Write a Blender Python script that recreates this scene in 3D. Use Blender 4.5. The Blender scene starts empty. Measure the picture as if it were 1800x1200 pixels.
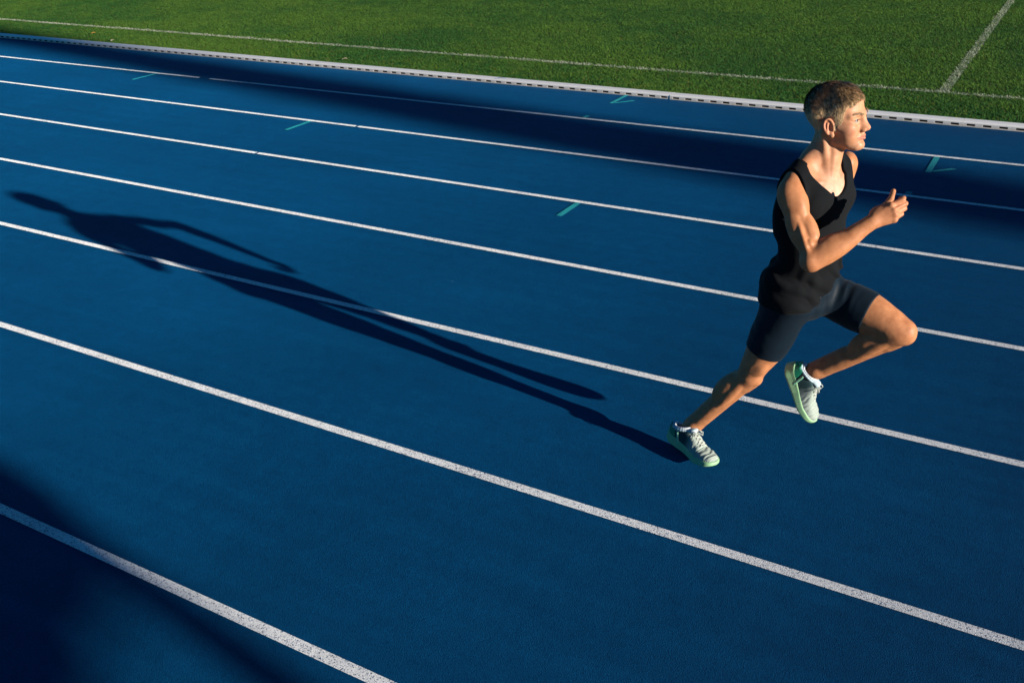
import bpy, bmesh, math, random
import numpy as np
from mathutils import Vector, Matrix

rng = np.random.default_rng(7)
random.seed(7)
S = bpy.context.scene
COL = S.collection

# ---------------------------------------------------------------- camera, light
cam_d = bpy.data.cameras.new('camera')
cam = bpy.data.objects.new('camera', cam_d)
COL.objects.link(cam)
S.camera = cam
cam_d.sensor_width = 36.0
cam_d.lens = 1682.62 / 1800.0 * 36.0
cam_d.clip_start = 0.05
cam_d.clip_end = 2000.0


def cam_axes(yaw, pitch, roll):
    cy, sy = math.cos(yaw), math.sin(yaw)
    f = Vector((sy * math.cos(pitch), cy * math.cos(pitch), -math.sin(pitch)))
    r = Vector((cy, -sy, 0.0))
    u = r.cross(f)
    c, s = math.cos(roll), math.sin(roll)
    return c * r + s * u, -s * r + c * u, f


CAM_POS = Vector((0.0, -10.39858, 2.60227))
_r, _u, _f = cam_axes(-0.543093, 0.475161, -0.039307)
_m = Matrix((_r, _u, -_f)).transposed().to_4x4()
_m.translation = CAM_POS
cam.matrix_world = _m

SUN_DIR = Vector((4.15, -0.615, 1.0)).normalized()      # towards the sun
SUN_EL = math.asin(SUN_DIR.z)
SUN_AZ = math.atan2(SUN_DIR.x, SUN_DIR.y)

world = bpy.data.worlds.new('World')
S.world = world
world.use_nodes = True
wn = world.node_tree
wn.nodes.clear()
w_out = wn.nodes.new('ShaderNodeOutputWorld')
w_bg = wn.nodes.new('ShaderNodeBackground')
w_sky = wn.nodes.new('ShaderNodeTexSky')
w_sky.sky_type = 'NISHITA'
w_sky.sun_disc = False
w_sky.sun_elevation = SUN_EL
w_sky.sun_rotation = SUN_AZ
w_sky.air_density = 1.0
w_sky.dust_density = 0.3
w_sky.ozone_density = 4.0
w_mix = wn.nodes.new('ShaderNodeMix')
w_mix.data_type = 'RGBA'
w_mix.blend_type = 'MULTIPLY'
w_mix.inputs[0].default_value = 1.0
w_mix.inputs[7].default_value = (0.15, 0.58, 0.84, 1.0)
wn.links.new(w_sky.outputs[0], w_mix.inputs[6])
wn.links.new(w_mix.outputs[2], w_bg.inputs[0])
w_bg.inputs[1].default_value = 0.05
wn.links.new(w_bg.outputs[0], w_out.inputs[0])

sun_d = bpy.data.lights.new('sun', 'SUN')
sun = bpy.data.objects.new('sun', sun_d)
COL.objects.link(sun)
sun_d.energy = 5.0
sun_d.angle = math.radians(0.55)
sun_d.color = (1.0, 0.90, 0.78)
sun.rotation_euler = (-SUN_DIR).to_track_quat('-Z', 'Y').to_euler()
sun.location = SUN_DIR * 60

S.view_settings.view_transform = 'Standard'
S.view_settings.look = 'None'
S.view_settings.exposure = 1.0
S.view_settings.gamma = 1.0
S.view_settings.use_curve_mapping = False
S.cycles.max_bounces = 6
S.cycles.use_denoising = True
S.cycles.denoiser = 'OPENIMAGEDENOISE'
S.cycles.denoising_input_passes = 'RGB_ALBEDO_NORMAL'
S.cycles.denoising_prefilter = 'ACCURATE'


# ---------------------------------------------------------------- helpers
def mat(name, color=(0.5, 0.5, 0.5), rough=0.6, spec=0.5):
    m = bpy.data.materials.new(name)
    m.use_nodes = True
    b = m.node_tree.nodes['Principled BSDF']
    b.inputs['Base Color'].default_value = (*color, 1)
    b.inputs['Roughness'].default_value = rough
    b.inputs['Specular IOR Level'].default_value = spec
    return m


class NT:
    """small node helper around one material"""

    def __init__(self, m):
        self.t = m.node_tree
        self.b = self.t.nodes['Principled BSDF']

    def n(self, typ, **kw):
        x = self.t.nodes.new(typ)
        for k, v in kw.items():
            if k.startswith('i_'):
                key = k[2:].replace('_', ' ')
                x.inputs[key].default_value = v
            else:
                setattr(x, k, v)
        return x

    def l(self, a, b):
        self.t.links.new(a, b)

    def pos(self):
        return self.n('ShaderNodeNewGeometry').outputs['Position']

    def noise(self, scale, detail=2.0, rough=0.5, vec=None):
        x = self.n('ShaderNodeTexNoise')
        x.inputs['Scale'].default_value = scale
        x.inputs['Detail'].default_value = detail
        x.inputs['Roughness'].default_value = rough
        self.l(vec if vec is not None else self.pos(), x.inputs['Vector'])
        return x.outputs['Fac']

    def ramp(self, fac, stops):
        x = self.n('ShaderNodeValToRGB')
        e = x.color_ramp.elements
        while len(e) < len(stops):
            e.new(0.5)
        for i, (p, c) in enumerate(stops):
            e[i].position = p
            e[i].color = (*c, 1) if len(c) == 3 else c
        self.l(fac, x.inputs[0])
        return x.outputs[0]

    def mix(self, fac, a, b, blend='MIX'):
        x = self.n('ShaderNodeMix', data_type='RGBA', blend_type=blend)
        for sock, v in ((x.inputs[0], fac), (x.inputs[6], a), (x.inputs[7], b)):
            if isinstance(v, (float, int)):
                sock.default_value = v
            elif isinstance(v, tuple):
                sock.default_value = (*v, 1)
            else:
                self.l(v, sock)
        return x.outputs[2]

    def math(self, op, a, b=0.0):
        x = self.n('ShaderNodeMath', operation=op)
        for sock, v in ((x.inputs[0], a), (x.inputs[1], b)):
            if isinstance(v, (float, int)):
                sock.default_value = v
            else:
                self.l(v, sock)
        return x.outputs[0]

    def bump(self, h, strength, dist, normal=None):
        x = self.n('ShaderNodeBump')
        x.inputs['Strength'].default_value = strength
        x.inputs['Distance'].default_value = dist
        self.l(h, x.inputs['Height'])
        if normal is not None:
            self.l(normal, x.inputs['Normal'])
        return x.outputs[0]

    def color(self, c):
        self.l(c, self.b.inputs['Base Color'])

    def normal(self, c):
        self.l(c, self.b.inputs['Normal'])


def link(name, me, m=None, parent=None, smooth=False):
    o = bpy.data.objects.new(name, me)
    COL.objects.link(o)
    if m is not None and len(me.materials) == 0:
        me.materials.append(m)
    if parent is not None:
        o.parent = parent
    if smooth:
        me.polygons.foreach_set('use_smooth', np.ones(len(me.polygons), bool))
    return o


def mesh_np(name, verts, faces, m=None, parent=None, smooth=True):
    """faces: (n,3) or (n,4) array"""
    me = bpy.data.meshes.new(name)
    verts = np.ascontiguousarray(verts, np.float32)
    faces = np.ascontiguousarray(faces, np.int32)
    n, k = faces.shape
    me.vertices.add(len(verts))
    me.vertices.foreach_set('co', verts.ravel())
    me.loops.add(n * k)
    me.loops.foreach_set('vertex_index', faces.ravel())
    me.polygons.add(n)
    me.polygons.foreach_set('loop_start', np.arange(0, n * k, k, dtype=np.int32))
    me.update(calc_edges=True)
    me.validate()
    return link(name, me, m, parent, smooth)


def point_color(o, name, rgb):
    a = o.data.attributes.new(name, 'FLOAT_COLOR', 'POINT')
    c = np.ones((len(rgb), 4), np.float32)
    c[:, :3] = rgb
    a.data.foreach_set('color', c.ravel())


def bm_obj(name, bm, m=None, parent=None, smooth=False):
    me = bpy.data.meshes.new(name)
    bmesh.ops.recalc_face_normals(bm, faces=bm.faces)
    bm.to_mesh(me)
    bm.free()
    return link(name, me, m, parent, smooth)


def quad_sheet(name, pts, z, m, parent=None, kind=None):
    me = bpy.data.meshes.new(name)
    me.from_pydata([(x, y, z) for x, y in pts], [], [list(range(len(pts)))])
    o = link(name, me, m, parent)
    if kind:
        o['kind'] = kind
    return o


def empty(name, loc, label=None, cat=None, group=None):
    o = bpy.data.objects.new(name, None)
    COL.objects.link(o)
    o.location = loc
    o.empty_display_size = 0.1
    if label:
        o['label'] = label
    if cat:
        o['category'] = cat
    if group:
        o['group'] = group
    return o


def hash3(i, j, k):
    h = (i * 374761393 + j * 668265263 + k * 2147483647) & 0xFFFFFFFF
    h = ((h ^ (h >> 13)) * 1274126177) & 0xFFFFFFFF
    return ((h ^ (h >> 16)) & 0xFFFF) / 65535.0


def vnoise(p, scale):
    """value noise in -1..1 at points p (n,3)"""
    q = np.asarray(p, np.float64) * scale
    i = np.floor(q).astype(np.int64)
    f = q - i
    f = f * f * (3 - 2 * f)
    out = 0
    for a in (0, 1):
        for b in (0, 1):
            for c in (0, 1):
                w = (f[:, 0] if a else 1 - f[:, 0]) * (f[:, 1] if b else 1 - f[:, 1]) * (f[:, 2] if c else 1 - f[:, 2])
                out = out + w * hash3(i[:, 0] + a, i[:, 1] + b, i[:, 2] + c)
    return out * 2 - 1


# ---------------------------------------------------------------- implicit surfaces
def A(*v):
    return np.array(v, float)


def unit(v):
    v = np.asarray(v, float)
    return v / np.linalg.norm(v)


class Frame:
    def __init__(self, o, F, U):
        self.o = np.asarray(o, float)
        F = unit(F)
        U = np.asarray(U, float)
        U = unit(U - (U @ F) * F)
        self.F, self.U, self.L = F, U, np.cross(U, F)
        self.M = np.array([self.F, self.L, self.U])     # rows

    def w(self, f, l, u):
        return self.o + f * self.F + l * self.L + u * self.U

    def loc(self, p):
        return (np.asarray(p) - self.o) @ self.M.T


class Prim:
    def __init__(self, lo, hi, fn, k, op):
        self.lo, self.hi, self.fn, self.k, self.op = lo, hi, fn, k, op


class Body:
    def __init__(self):
        self.p = []

    def cone(self, a, b, ra, rb, k=0.02, op='+', flat=None):
        """tapered capsule; flat=(direction, factor): cross-section scaled along that direction"""
        a, b = np.asarray(a, float), np.asarray(b, float)
        ab = b - a
        L2 = max(ab @ ab, 1e-12)
        r = max(ra, rb)
        if flat is not None:
            n = np.asarray(flat[0], float)
            n = n - (n @ ab) / L2 * ab
            n = unit(n)
            s = flat[1]
            r = r * max(1, s)

        def fn(X, Y, Z):
            dx, dy, dz = X - a[0], Y - a[1], Z - a[2]
            t = np.clip((dx * ab[0] + dy * ab[1] + dz * ab[2]) / L2, 0, 1)
            ex, ey, ez = dx - t * ab[0], dy - t * ab[1], dz - t * ab[2]
            if flat is not None:
                q = ex * n[0] + ey * n[1] + ez * n[2]
                g = q * (1 / s - 1)
                ex, ey, ez = ex + g * n[0], ey + g * n[1], ez + g * n[2]
            return np.sqrt(ex * ex + ey * ey + ez * ez) - (ra + t * (rb - ra))
        self.p.append(Prim(np.minimum(a, b) - r, np.maximum(a, b) + r, fn, k, op))

    def ell(self, c, r, fr=None, k=0.02, op='+'):
        c, r = np.asarray(c, float), np.asarray(r, float)
        M = np.eye(3) if fr is None else (fr.M if isinstance(fr, Frame) else np.asarray(fr))
        ext = np.sqrt(((M * r[:, None]) ** 2).sum(0))

        def fn(X, Y, Z):
            dx, dy, dz = X - c[0], Y - c[1], Z - c[2]
            q = [(dx * M[i, 0] + dy * M[i, 1] + dz * M[i, 2]) / r[i] for i in range(3)]
            k0 = np.sqrt(q[0] ** 2 + q[1] ** 2 + q[2] ** 2)
            k1 = np.sqrt((q[0] / r[0]) ** 2 + (q[1] / r[1]) ** 2 + (q[2] / r[2]) ** 2) + 1e-6
            return k0 * (k0 - 1) / k1
        self.p.append(Prim(c - ext, c + ext, fn, k, op))

    def grid(self, h, lo=None, hi=None, pad=0.045):
        if lo is None:
            ad = [p for p in self.p if p.op == '+']
            lo = np.min([p.lo for p in ad], 0) - 0.02
            hi = np.max([p.hi for p in ad], 0) + 0.02
        lo, hi = np.asarray(lo, float), np.asarray(hi, float)
        n = np.ceil((hi - lo) / h).astype(int) + 1
        G = np.full(n, 0.3, np.float32)
        ax = [(lo[i] + h * np.arange(n[i])).astype(np.float32) for i in range(3)]
        for p in self.p:
            i0 = np.clip(np.floor((p.lo - pad - lo) / h).astype(int), 0, n)
            i1 = np.clip(np.ceil((p.hi + pad - lo) / h).astype(int) + 1, 0, n)
            if np.any(i1 <= i0):
                continue
            sl = tuple(slice(i0[i], i1[i]) for i in range(3))
            d = p.fn(ax[0][sl[0]][:, None, None], ax[1][sl[1]][None, :, None], ax[2][sl[2]][None, None, :]).astype(np.float32)
            g = G[sl]
            if p.op == '-':
                d = -d
                if p.k > 0:
                    q = np.maximum(p.k - np.abs(d - g), 0) / p.k
                    G[sl] = np.maximum(d, g) + q * q * p.k * 0.25
                else:
                    G[sl] = np.maximum(d, g)
            else:
                if p.k > 0:
                    q = np.maximum(p.k - np.abs(d - g), 0) / p.k
                    G[sl] = np.minimum(d, g) - q * q * p.k * 0.25
                else:
                    G[sl] = np.minimum(d, g)
        return G, lo, ax


def surface_nets(G, lo, h):
    """quads of the zero level of G"""
    s = G < 0
    n = np.array(G.shape)
    allin = np.ones(n - 1, bool)
    anyin = np.zeros(n - 1, bool)
    offs = [(a, b, c) for a in (0, 1) for b in (0, 1) for c in (0, 1)]
    for a, b, c in offs:
        v = s[a:n[0] - 1 + a, b:n[1] - 1 + b, c:n[2] - 1 + c]
        allin &= v
        anyin |= v
    act = anyin & ~allin
    idx = np.argwhere(act)
    lin = np.ravel_multi_index(idx.T, n - 1)
    vals = {o: G[idx[:, 0] + o[0], idx[:, 1] + o[1], idx[:, 2] + o[2]].astype(np.float64) for o in offs}
    acc = np.zeros((len(idx), 3))
    cnt = np.zeros(len(idx))
    for o in offs:
        for axn in range(3):
            if o[axn] == 0:
                o2 = list(o)
                o2[axn] = 1
                va, vb = vals[o], vals[tuple(o2)]
                cr = (va < 0) != (vb < 0)
                t = va[cr] / (va[cr] - vb[cr])
                p = np.tile(np.array(o, float), (cr.sum(), 1))
                p[:, axn] += t
                acc[cr] += p
                cnt[cr] += 1
    V = lo + h * (idx + acc / cnt[:, None])
    F = []
    for axn in range(3):
        o2 = [0, 0, 0]
        o2[axn] = 1
        b, c = [(1, 2), (2, 0), (0, 1)][axn]
        va, vb = vals[(0, 0, 0)], vals[tuple(o2)]
        cr = ((va < 0) != (vb < 0)) & (idx[:, b] > 0) & (idx[:, c] > 0)
        e = idx[cr]
        flip = va[cr] < 0
        q = []
        for db, dc in ((0, 0), (-1, 0), (-1, -1), (0, -1)):
            k = e.copy()
            k[:, b] += db
            k[:, c] += dc
            q.append(np.searchsorted(lin, np.ravel_multi_index(k.T, n - 1)))
        q = np.stack(q, 1)
        q[~flip] = q[~flip][:, ::-1]
        F.append(q)
    F = np.concatenate(F)
    return V, F


def smooth_mesh(V, F, it=1, lam=0.5):
    E = np.concatenate([F[:, [0, 1]], F[:, [1, 2]], F[:, [2, 3]], F[:, [3, 0]]])
    n = len(V)
    deg = np.bincount(E[:, 0], minlength=n) + np.bincount(E[:, 1], minlength=n)
    for j in range(it):
        for l in (lam, -lam * 1.02):
            acc = np.zeros_like(V)
            for d in range(3):
                acc[:, d] = np.bincount(E[:, 0], V[E[:, 1], d], n) + np.bincount(E[:, 1], V[E[:, 0], d], n)
            V = V + l * (acc / deg[:, None] - V)
    return V


def vnormals(V, F):
    d1 = V[F[:, 2]] - V[F[:, 0]]
    d2 = V[F[:, 3]] - V[F[:, 1]]
    fn = np.cross(d1, d2)
    N = np.zeros_like(V)
    for c in range(4):
        for d in range(3):
            N[:, d] += np.bincount(F[:, c], fn[:, d], len(V))
    return N / (np.linalg.norm(N, axis=1, keepdims=True) + 1e-12)


def sstep(x, a, b):
    t = np.clip((x - a) / (b - a), 0, 1)
    return t * t * (3 - 2 * t)


# ---------------------------------------------------------------- materials
# running track: coloured EPDM granulate
M_track = mat('track_blue', (0.001, 0.05, 0.12), 0.66, 0.07)


def track_nodes(m, paint=None, wear=0.5):
    k = NT(m)
    p = k.pos()
    big = k.noise(0.5, 4, 0.6, p)
    mid = k.noise(9, 4, 0.65, p)
    fine = k.noise(260, 2, 0.6, p)
    vor = k.n('ShaderNodeTexVoronoi', feature='F1')
    vor.inputs['Scale'].default_value = 330
    k.l(p, vor.inputs['Vector'])
    base = k.ramp(big, [(0.3, (0.0003, 0.0355, 0.099)), (0.7, (0.0005, 0.046, 0.127))])
    midc = k.ramp(mid, [(0.25, (0.86, 0.87, 0.88)), (0.75, (1.13, 1.12, 1.11))])
    base = k.mix(1.0, base, midc, 'MULTIPLY')
    # scuffs drawn out along the lanes
    mp = k.n('ShaderNodeMapping')
    mp.inputs['Scale'].default_value = (0.35, 5.0, 1.0)
    k.l(p, mp.inputs['Vector'])
    scuff = k.noise(1.6, 5, 0.65, mp.outputs[0])
    base = k.mix(1.0, base, k.ramp(scuff, [(0.28, (0.86, 0.88, 0.90)), (0.55, (1.0, 1.0, 1.0)), (0.78, (1.22, 1.16, 1.12))]), 'MULTIPLY')
    gran = k.ramp(vor.outputs['Color'], [(0.0, (0.55, 0.62, 0.68)), (1.0, (1.5, 1.42, 1.36))])
    base = k.mix(1.0, base, gran, 'MULTIPLY')
    # a few stray pale granules
    v2 = k.n('ShaderNodeTexVoronoi', feature='F1')
    v2.inputs['Scale'].default_value = 14
    k.l(p, v2.inputs['Vector'])
    fleck = k.math('LESS_THAN', v2.outputs['Distance'], 0.036)
    sep = k.n('ShaderNodeSeparateColor')
    k.l(v2.outputs['Color'], sep.inputs[0])
    fleck = k.math('MULTIPLY', fleck, k.math('GREATER_THAN', sep.outputs[0], 0.985))
    base = k.mix(k.math('MULTIPLY', fleck, 0.75), base, (0.5, 0.52, 0.5))
    if paint is not None:
        hole = k.n('ShaderNodeTexVoronoi', feature='F1')
        hole.inputs['Scale'].default_value = 240
        k.l(p, hole.inputs['Vector'])
        s2 = k.n('ShaderNodeSeparateColor')
        k.l(hole.outputs['Color'], s2.inputs[0])
        hn = k.noise(110, 3, 0.7, p)
        f = k.math('ADD', k.math('MULTIPLY', s2.outputs[0], 0.6), k.math('MULTIPLY', hn, 0.8))
        f = k.math('ADD', f, k.math('MULTIPLY', k.math('SUBTRACT', k.noise(1.1, 3, 0.6, p), 0.5), 0.35))
        f = k.ramp(f, [(wear - 0.12, (0, 0, 0)), (wear + 0.09, (1, 1, 1))])
        dirt = k.ramp(k.noise(4, 5, 0.7, p), [(0.3, tuple(c * 0.82 for c in paint)), (0.7, paint)])
        base = k.mix(f, base, dirt)
    k.color(base)
    hgt = k.math('ADD', k.math('MULTIPLY', vor.outputs['Distance'], 1.0), k.math('MULTIPLY', fine, 0.8))
    b1 = k.bump(hgt, 0.75, 0.0022)
    b2 = k.bump(mid, 0.25, 0.012, b1)
    k.normal(b2)
    k.b.inputs['Diffuse Roughness'].default_value = 1.0


track_nodes(M_track)
M_line = mat('line_white', (0.75, 0.76, 0.76), 0.9, 0.15)
track_nodes(M_line, (0.68, 0.70, 0.71), 0.50)
M_teal = mat('mark_teal', (0.03, 0.45, 0.5), 0.8, 0.3)
track_nodes(M_teal, (0.010, 0.25, 0.28), 0.50)

# grass soil under the blades
M_soil = mat('turf_base', (0.03, 0.055, 0.015), 0.95, 0.1)
k = NT(M_soil)
k.color(k.mix(k.noise(60, 4, 0.7), k.ramp(k.noise(0.7, 5, 0.6), [(0.3, (0.040, 0.085, 0.018)), (0.7, (0.065, 0.115, 0.020))]),
              (0.028, 0.055, 0.014)))
k.normal(k.bump(k.noise(70, 4, 0.8), 0.9, 0.03))
M_grass = mat('grass_blade', (0.05, 0.12, 0.02), 0.55, 0.3)
k = NT(M_grass)
at = k.n('ShaderNodeAttribute', attribute_name='tint')
k.color(at.outputs['Color'])
tr = k.n('ShaderNodeBsdfTranslucent')
k.l(k.mix(1.0, at.outputs['Color'], (1.3, 1.25, 0.6), 'MULTIPLY'), tr.inputs['Color'])
mx = k.n('ShaderNodeMixShader')
mx.inputs[0].default_value = 0.22
k.l(k.b.outputs[0], mx.inputs[1])
k.l(tr.outputs[0], mx.inputs[2])
k.l(mx.outputs[0], k.t.nodes['Material Output'].inputs['Surface'])
M_apron = mat('apron', (0.22, 0.21, 0.19), 0.9, 0.2)
k = NT(M_apron)
k.color(k.ramp(k.noise(3, 6, 0.7), [(0.3, (0.17, 0.165, 0.15)), (0.7, (0.26, 0.25, 0.23))]))
M_ground = mat('far_ground', (0.08, 0.11, 0.05), 0.95, 0.1)
k = NT(M_ground)
k.color(k.ramp(k.noise(0.2, 6, 0.7), [(0.3, (0.05, 0.08, 0.03)), (0.7, (0.09, 0.11, 0.05))]))

M_kerb = mat('kerb_paint', (0.78, 0.78, 0.77), 0.5, 0.4)
k = NT(M_kerb)
geo = k.n('ShaderNodeNewGeometry')
sx = k.n('ShaderNodeSeparateXYZ')
k.l(geo.outputs['Position'], sx.inputs[0])
low = k.n('ShaderNodeMapRange')
for i, v in enumerate((0.0, 0.042, 0.85, 0.25)):
    low.inputs[i + 1].default_value = v
k.l(sx.outputs[2], low.inputs[0])
gr = k.math('MULTIPLY', low.outputs[0], k.ramp(k.noise(14, 5, 0.7), [(0.25, (0.4, 0.4, 0.4)), (0.75, (1, 1, 1))]))
cl = k.mix(gr, k.ramp(k.noise(5, 5, 0.7), [(0.3, (0.76, 0.77, 0.77)), (0.7, (0.84, 0.84, 0.83))]), (0.40, 0.31, 0.20))
k.color(cl)
k.normal(k.bump(k.noise(40, 4, 0.6), 0.15, 0.004))
M_slot_shade = mat('slot_shade', (0.012, 0.010, 0.008), 0.95, 0.1)  # near-black backing colour, stands in for shade inside the kerb slots
M_blue_paint = mat('blue_paint', (0.01, 0.22, 0.5), 0.6)

# ---------------------------------------------------------------- ground, track, lines
LANE = 1.22
X0, X1 = -85.0, 85.0
g = quad_sheet('ground', [(-700, -700), (700, -700), (700, 700), (-700, 700)], -0.03, M_ground, kind='structure')
g['label'] = 'flat ground around the stadium'
ap = quad_sheet('paved_apron', [(X0, -15.5), (X1, -15.5), (X1, -10.60), (X0, -10.60)], -0.006, M_apron, kind='structure')
track = quad_sheet('running_track', [(X0, -10.596), (X1, -10.596), (X1, 0.0), (X0, 0.0)], 0.0, M_track, kind='structure')
track['label'] = 'blue synthetic running track with white lane lines'
pitch = quad_sheet('grass_field', [(X0, 0.004), (X1, 0.004), (X1, 75), (X0, 75)], -0.012, M_soil, kind='structure')
pitch['label'] = 'green grass field beyond the white kerb'

LW = 0.05


def strip(name, x0, x1, y0, y1, m, z=0.004, parent=None, nseg=1):
    me = bpy.data.meshes.new(name)
    xs = np.linspace(x0, x1, nseg + 1)
    v = [(x, y0, z) for x in xs] + [(x, y1, z) for x in xs]
    f = [(i, i + 1, nseg + 2 + i, nseg + 1 + i) for i in range(nseg)]
    me.from_pydata(v, [], f)
    return link(name, me, m, parent)


line_gaps = {1: [(-10.30, -10.10)], 2: [(-6.66, -6.63)], 3: [(-6.95, -6.925)], 4: [], 5: [], 6: [], 7: [], 8: []}
for n in range(1, 9):
    y = -LANE * n - (0.012 if n == 7 else 0.0)
    xs = X0
    for a, b in line_gaps[n] + [(X1, X1)]:
        strip('lane_line', xs, a, y - LW / 2, y + LW / 2, M_line, 0.004, track)
        xs = b

# teal marks: short ticks across the lanes, two with a slanting arm, and their stubs


def tick(x, y0, y1, w, arm=None):
    s = w / 2
    strip('teal_mark', x - s, x + s, y0, y1, M_teal, 0.0042, track)
    if arm:
        (ax, ay), (bx, by), aw = arm
        d = unit(A(bx - ax, by - ay))
        nrm = A(-d[1], d[0]) * aw / 2
        p = [(ax - nrm[0], ay - nrm[1]), (bx - nrm[0] + 0.012, by - nrm[1]), (bx + nrm[0] - 0.012, by + nrm[1]), (ax + nrm[0], ay + nrm[1])]
        quad_sheet('teal_mark', p, 0.0046, M_teal, track)


tick(-4.545, -0.50, -0.03, 0.05, ((-4.515, -0.475), (-4.36, -0.29), 0.030))
tick(-0.985, -1.745, -1.248, 0.05, ((-0.955, -1.705), (-0.80, -1.555), 0.030))
tick(-4.545, -1.19, -1.09, 0.05)
tick(-1.03, -2.412, -2.33, 0.05)
tick(-3.365, -4.03, -3.688, 0.05)
tick(-7.275, -2.86, -2.468, 0.05)
tick(-11.10, -1.66, -1.248, 0.05)

# ---------------------------------------------------------------- kerb rail with drain slots
SEG = 3.08
PITCH = SEG / 21


def kerb_mesh():
    """one hollow rail section: slotted front face, rounded top, plain back, 0.15 wide and 0.05 high"""
    bm = bmesh.new()
    th = 0.006
    xs = [0.0]
    for i in range(21):
        c = PITCH * (i + 0.5)
        xs += [c - 0.038, c + 0.038]
    xs.append(SEG - 0.003)
    z0, zl, zh, zt = 0.0, 0.011, 0.031, 0.038
    prof = [(0.0, zt), (0.002, 0.043), (0.008, 0.048), (0.018, 0.0505), (0.075, 0.053), (0.132, 0.0505), (0.142, 0.048), (0.148, 0.043), (0.15, zt), (0.15, -0.012)]

    def V(x, y, z):
        return bm.verts.new((x, y, z))

    def Q(a, b, c, d):
        bm.faces.new([V(*a), V(*b), V(*c), V(*d)])
    x0, x1 = xs[0], xs[-1]
    Q((x0, 0, z0), (x1, 0, z0), (x1, 0, zl), (x0, 0, zl))
    Q((x0, 0, zh), (x1, 0, zh), (x1, 0, zt), (x0, 0, zt))
    for i in range(0, len(xs) - 1, 2):
        Q((xs[i], 0, zl), (xs[i + 1], 0, zl), (xs[i + 1], 0, zh), (xs[i], 0, zh))
    for i in range(1, len(xs) - 1, 2):        # slot reveals
        a, b = xs[i], xs[i + 1]
        Q((a, 0, zl), (b, 0, zl), (b, th, zl), (a, th, zl))
        Q((a, 0, zh), (b, 0, zh), (b, th, zh), (a, th, zh))
        Q((a, 0, zl), (a, 0, zh), (a, th, zh), (a, th, zl))
        Q((b, 0, zl), (b, 0, zh), (b, th, zh), (b, th, zl))
    Q((x0, 0.020, z0), (x1, 0.020, z0), (x1, 0.020, 0.045), (x0, 0.020, 0.045))    # dark backing, the shade inside the slots put into its colour
    slot_shade = len(bm.faces) - 1
    for (ya, za), (yb, zb) in zip(prof[:-1], prof[1:]):
        Q((x0, ya, za), (x1, ya, za), (x1, yb, zb), (x0, yb, zb))
    for x in (x0, x1):
        bm.faces.new([V(x, y, z) for y, z in prof] + [V(x, 0.0, z0)])
    bm.faces.ensure_lookup_table()
    bm.faces[slot_shade].material_index = 1
    bmesh.ops.remove_doubles(bm, verts=bm.verts, dist=1e-5)
    me = bpy.data.meshes.new('kerb_segment')
    bm.to_mesh(me)
    bm.free()
    me.materials.append(M_kerb)
    me.materials.append(M_slot_shade)
    return me


kerb = empty('track_kerb', (0, 0, 0), 'long white slotted kerb rail between the blue track and the grass field', 'kerb')
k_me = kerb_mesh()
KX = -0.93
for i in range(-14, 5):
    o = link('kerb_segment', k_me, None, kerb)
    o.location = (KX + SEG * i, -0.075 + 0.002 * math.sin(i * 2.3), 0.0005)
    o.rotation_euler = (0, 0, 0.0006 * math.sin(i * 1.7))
# a dash of blue paint on the rail top
bm = bmesh.new()
for pts in ([(-6.36, -0.05), (-6.335, -0.05), (-6.27, 0.03), (-6.295, 0.03)], [(-6.34, 0.012), (-6.32, -0.006), (-6.22, 0.02), (-6.24, 0.038)]):
    bm.faces.new([bm.verts.new((x, y, 0.0535)) for x, y in pts])
bm_obj('paint_mark', bm, M_blue_paint, kerb)


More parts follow.
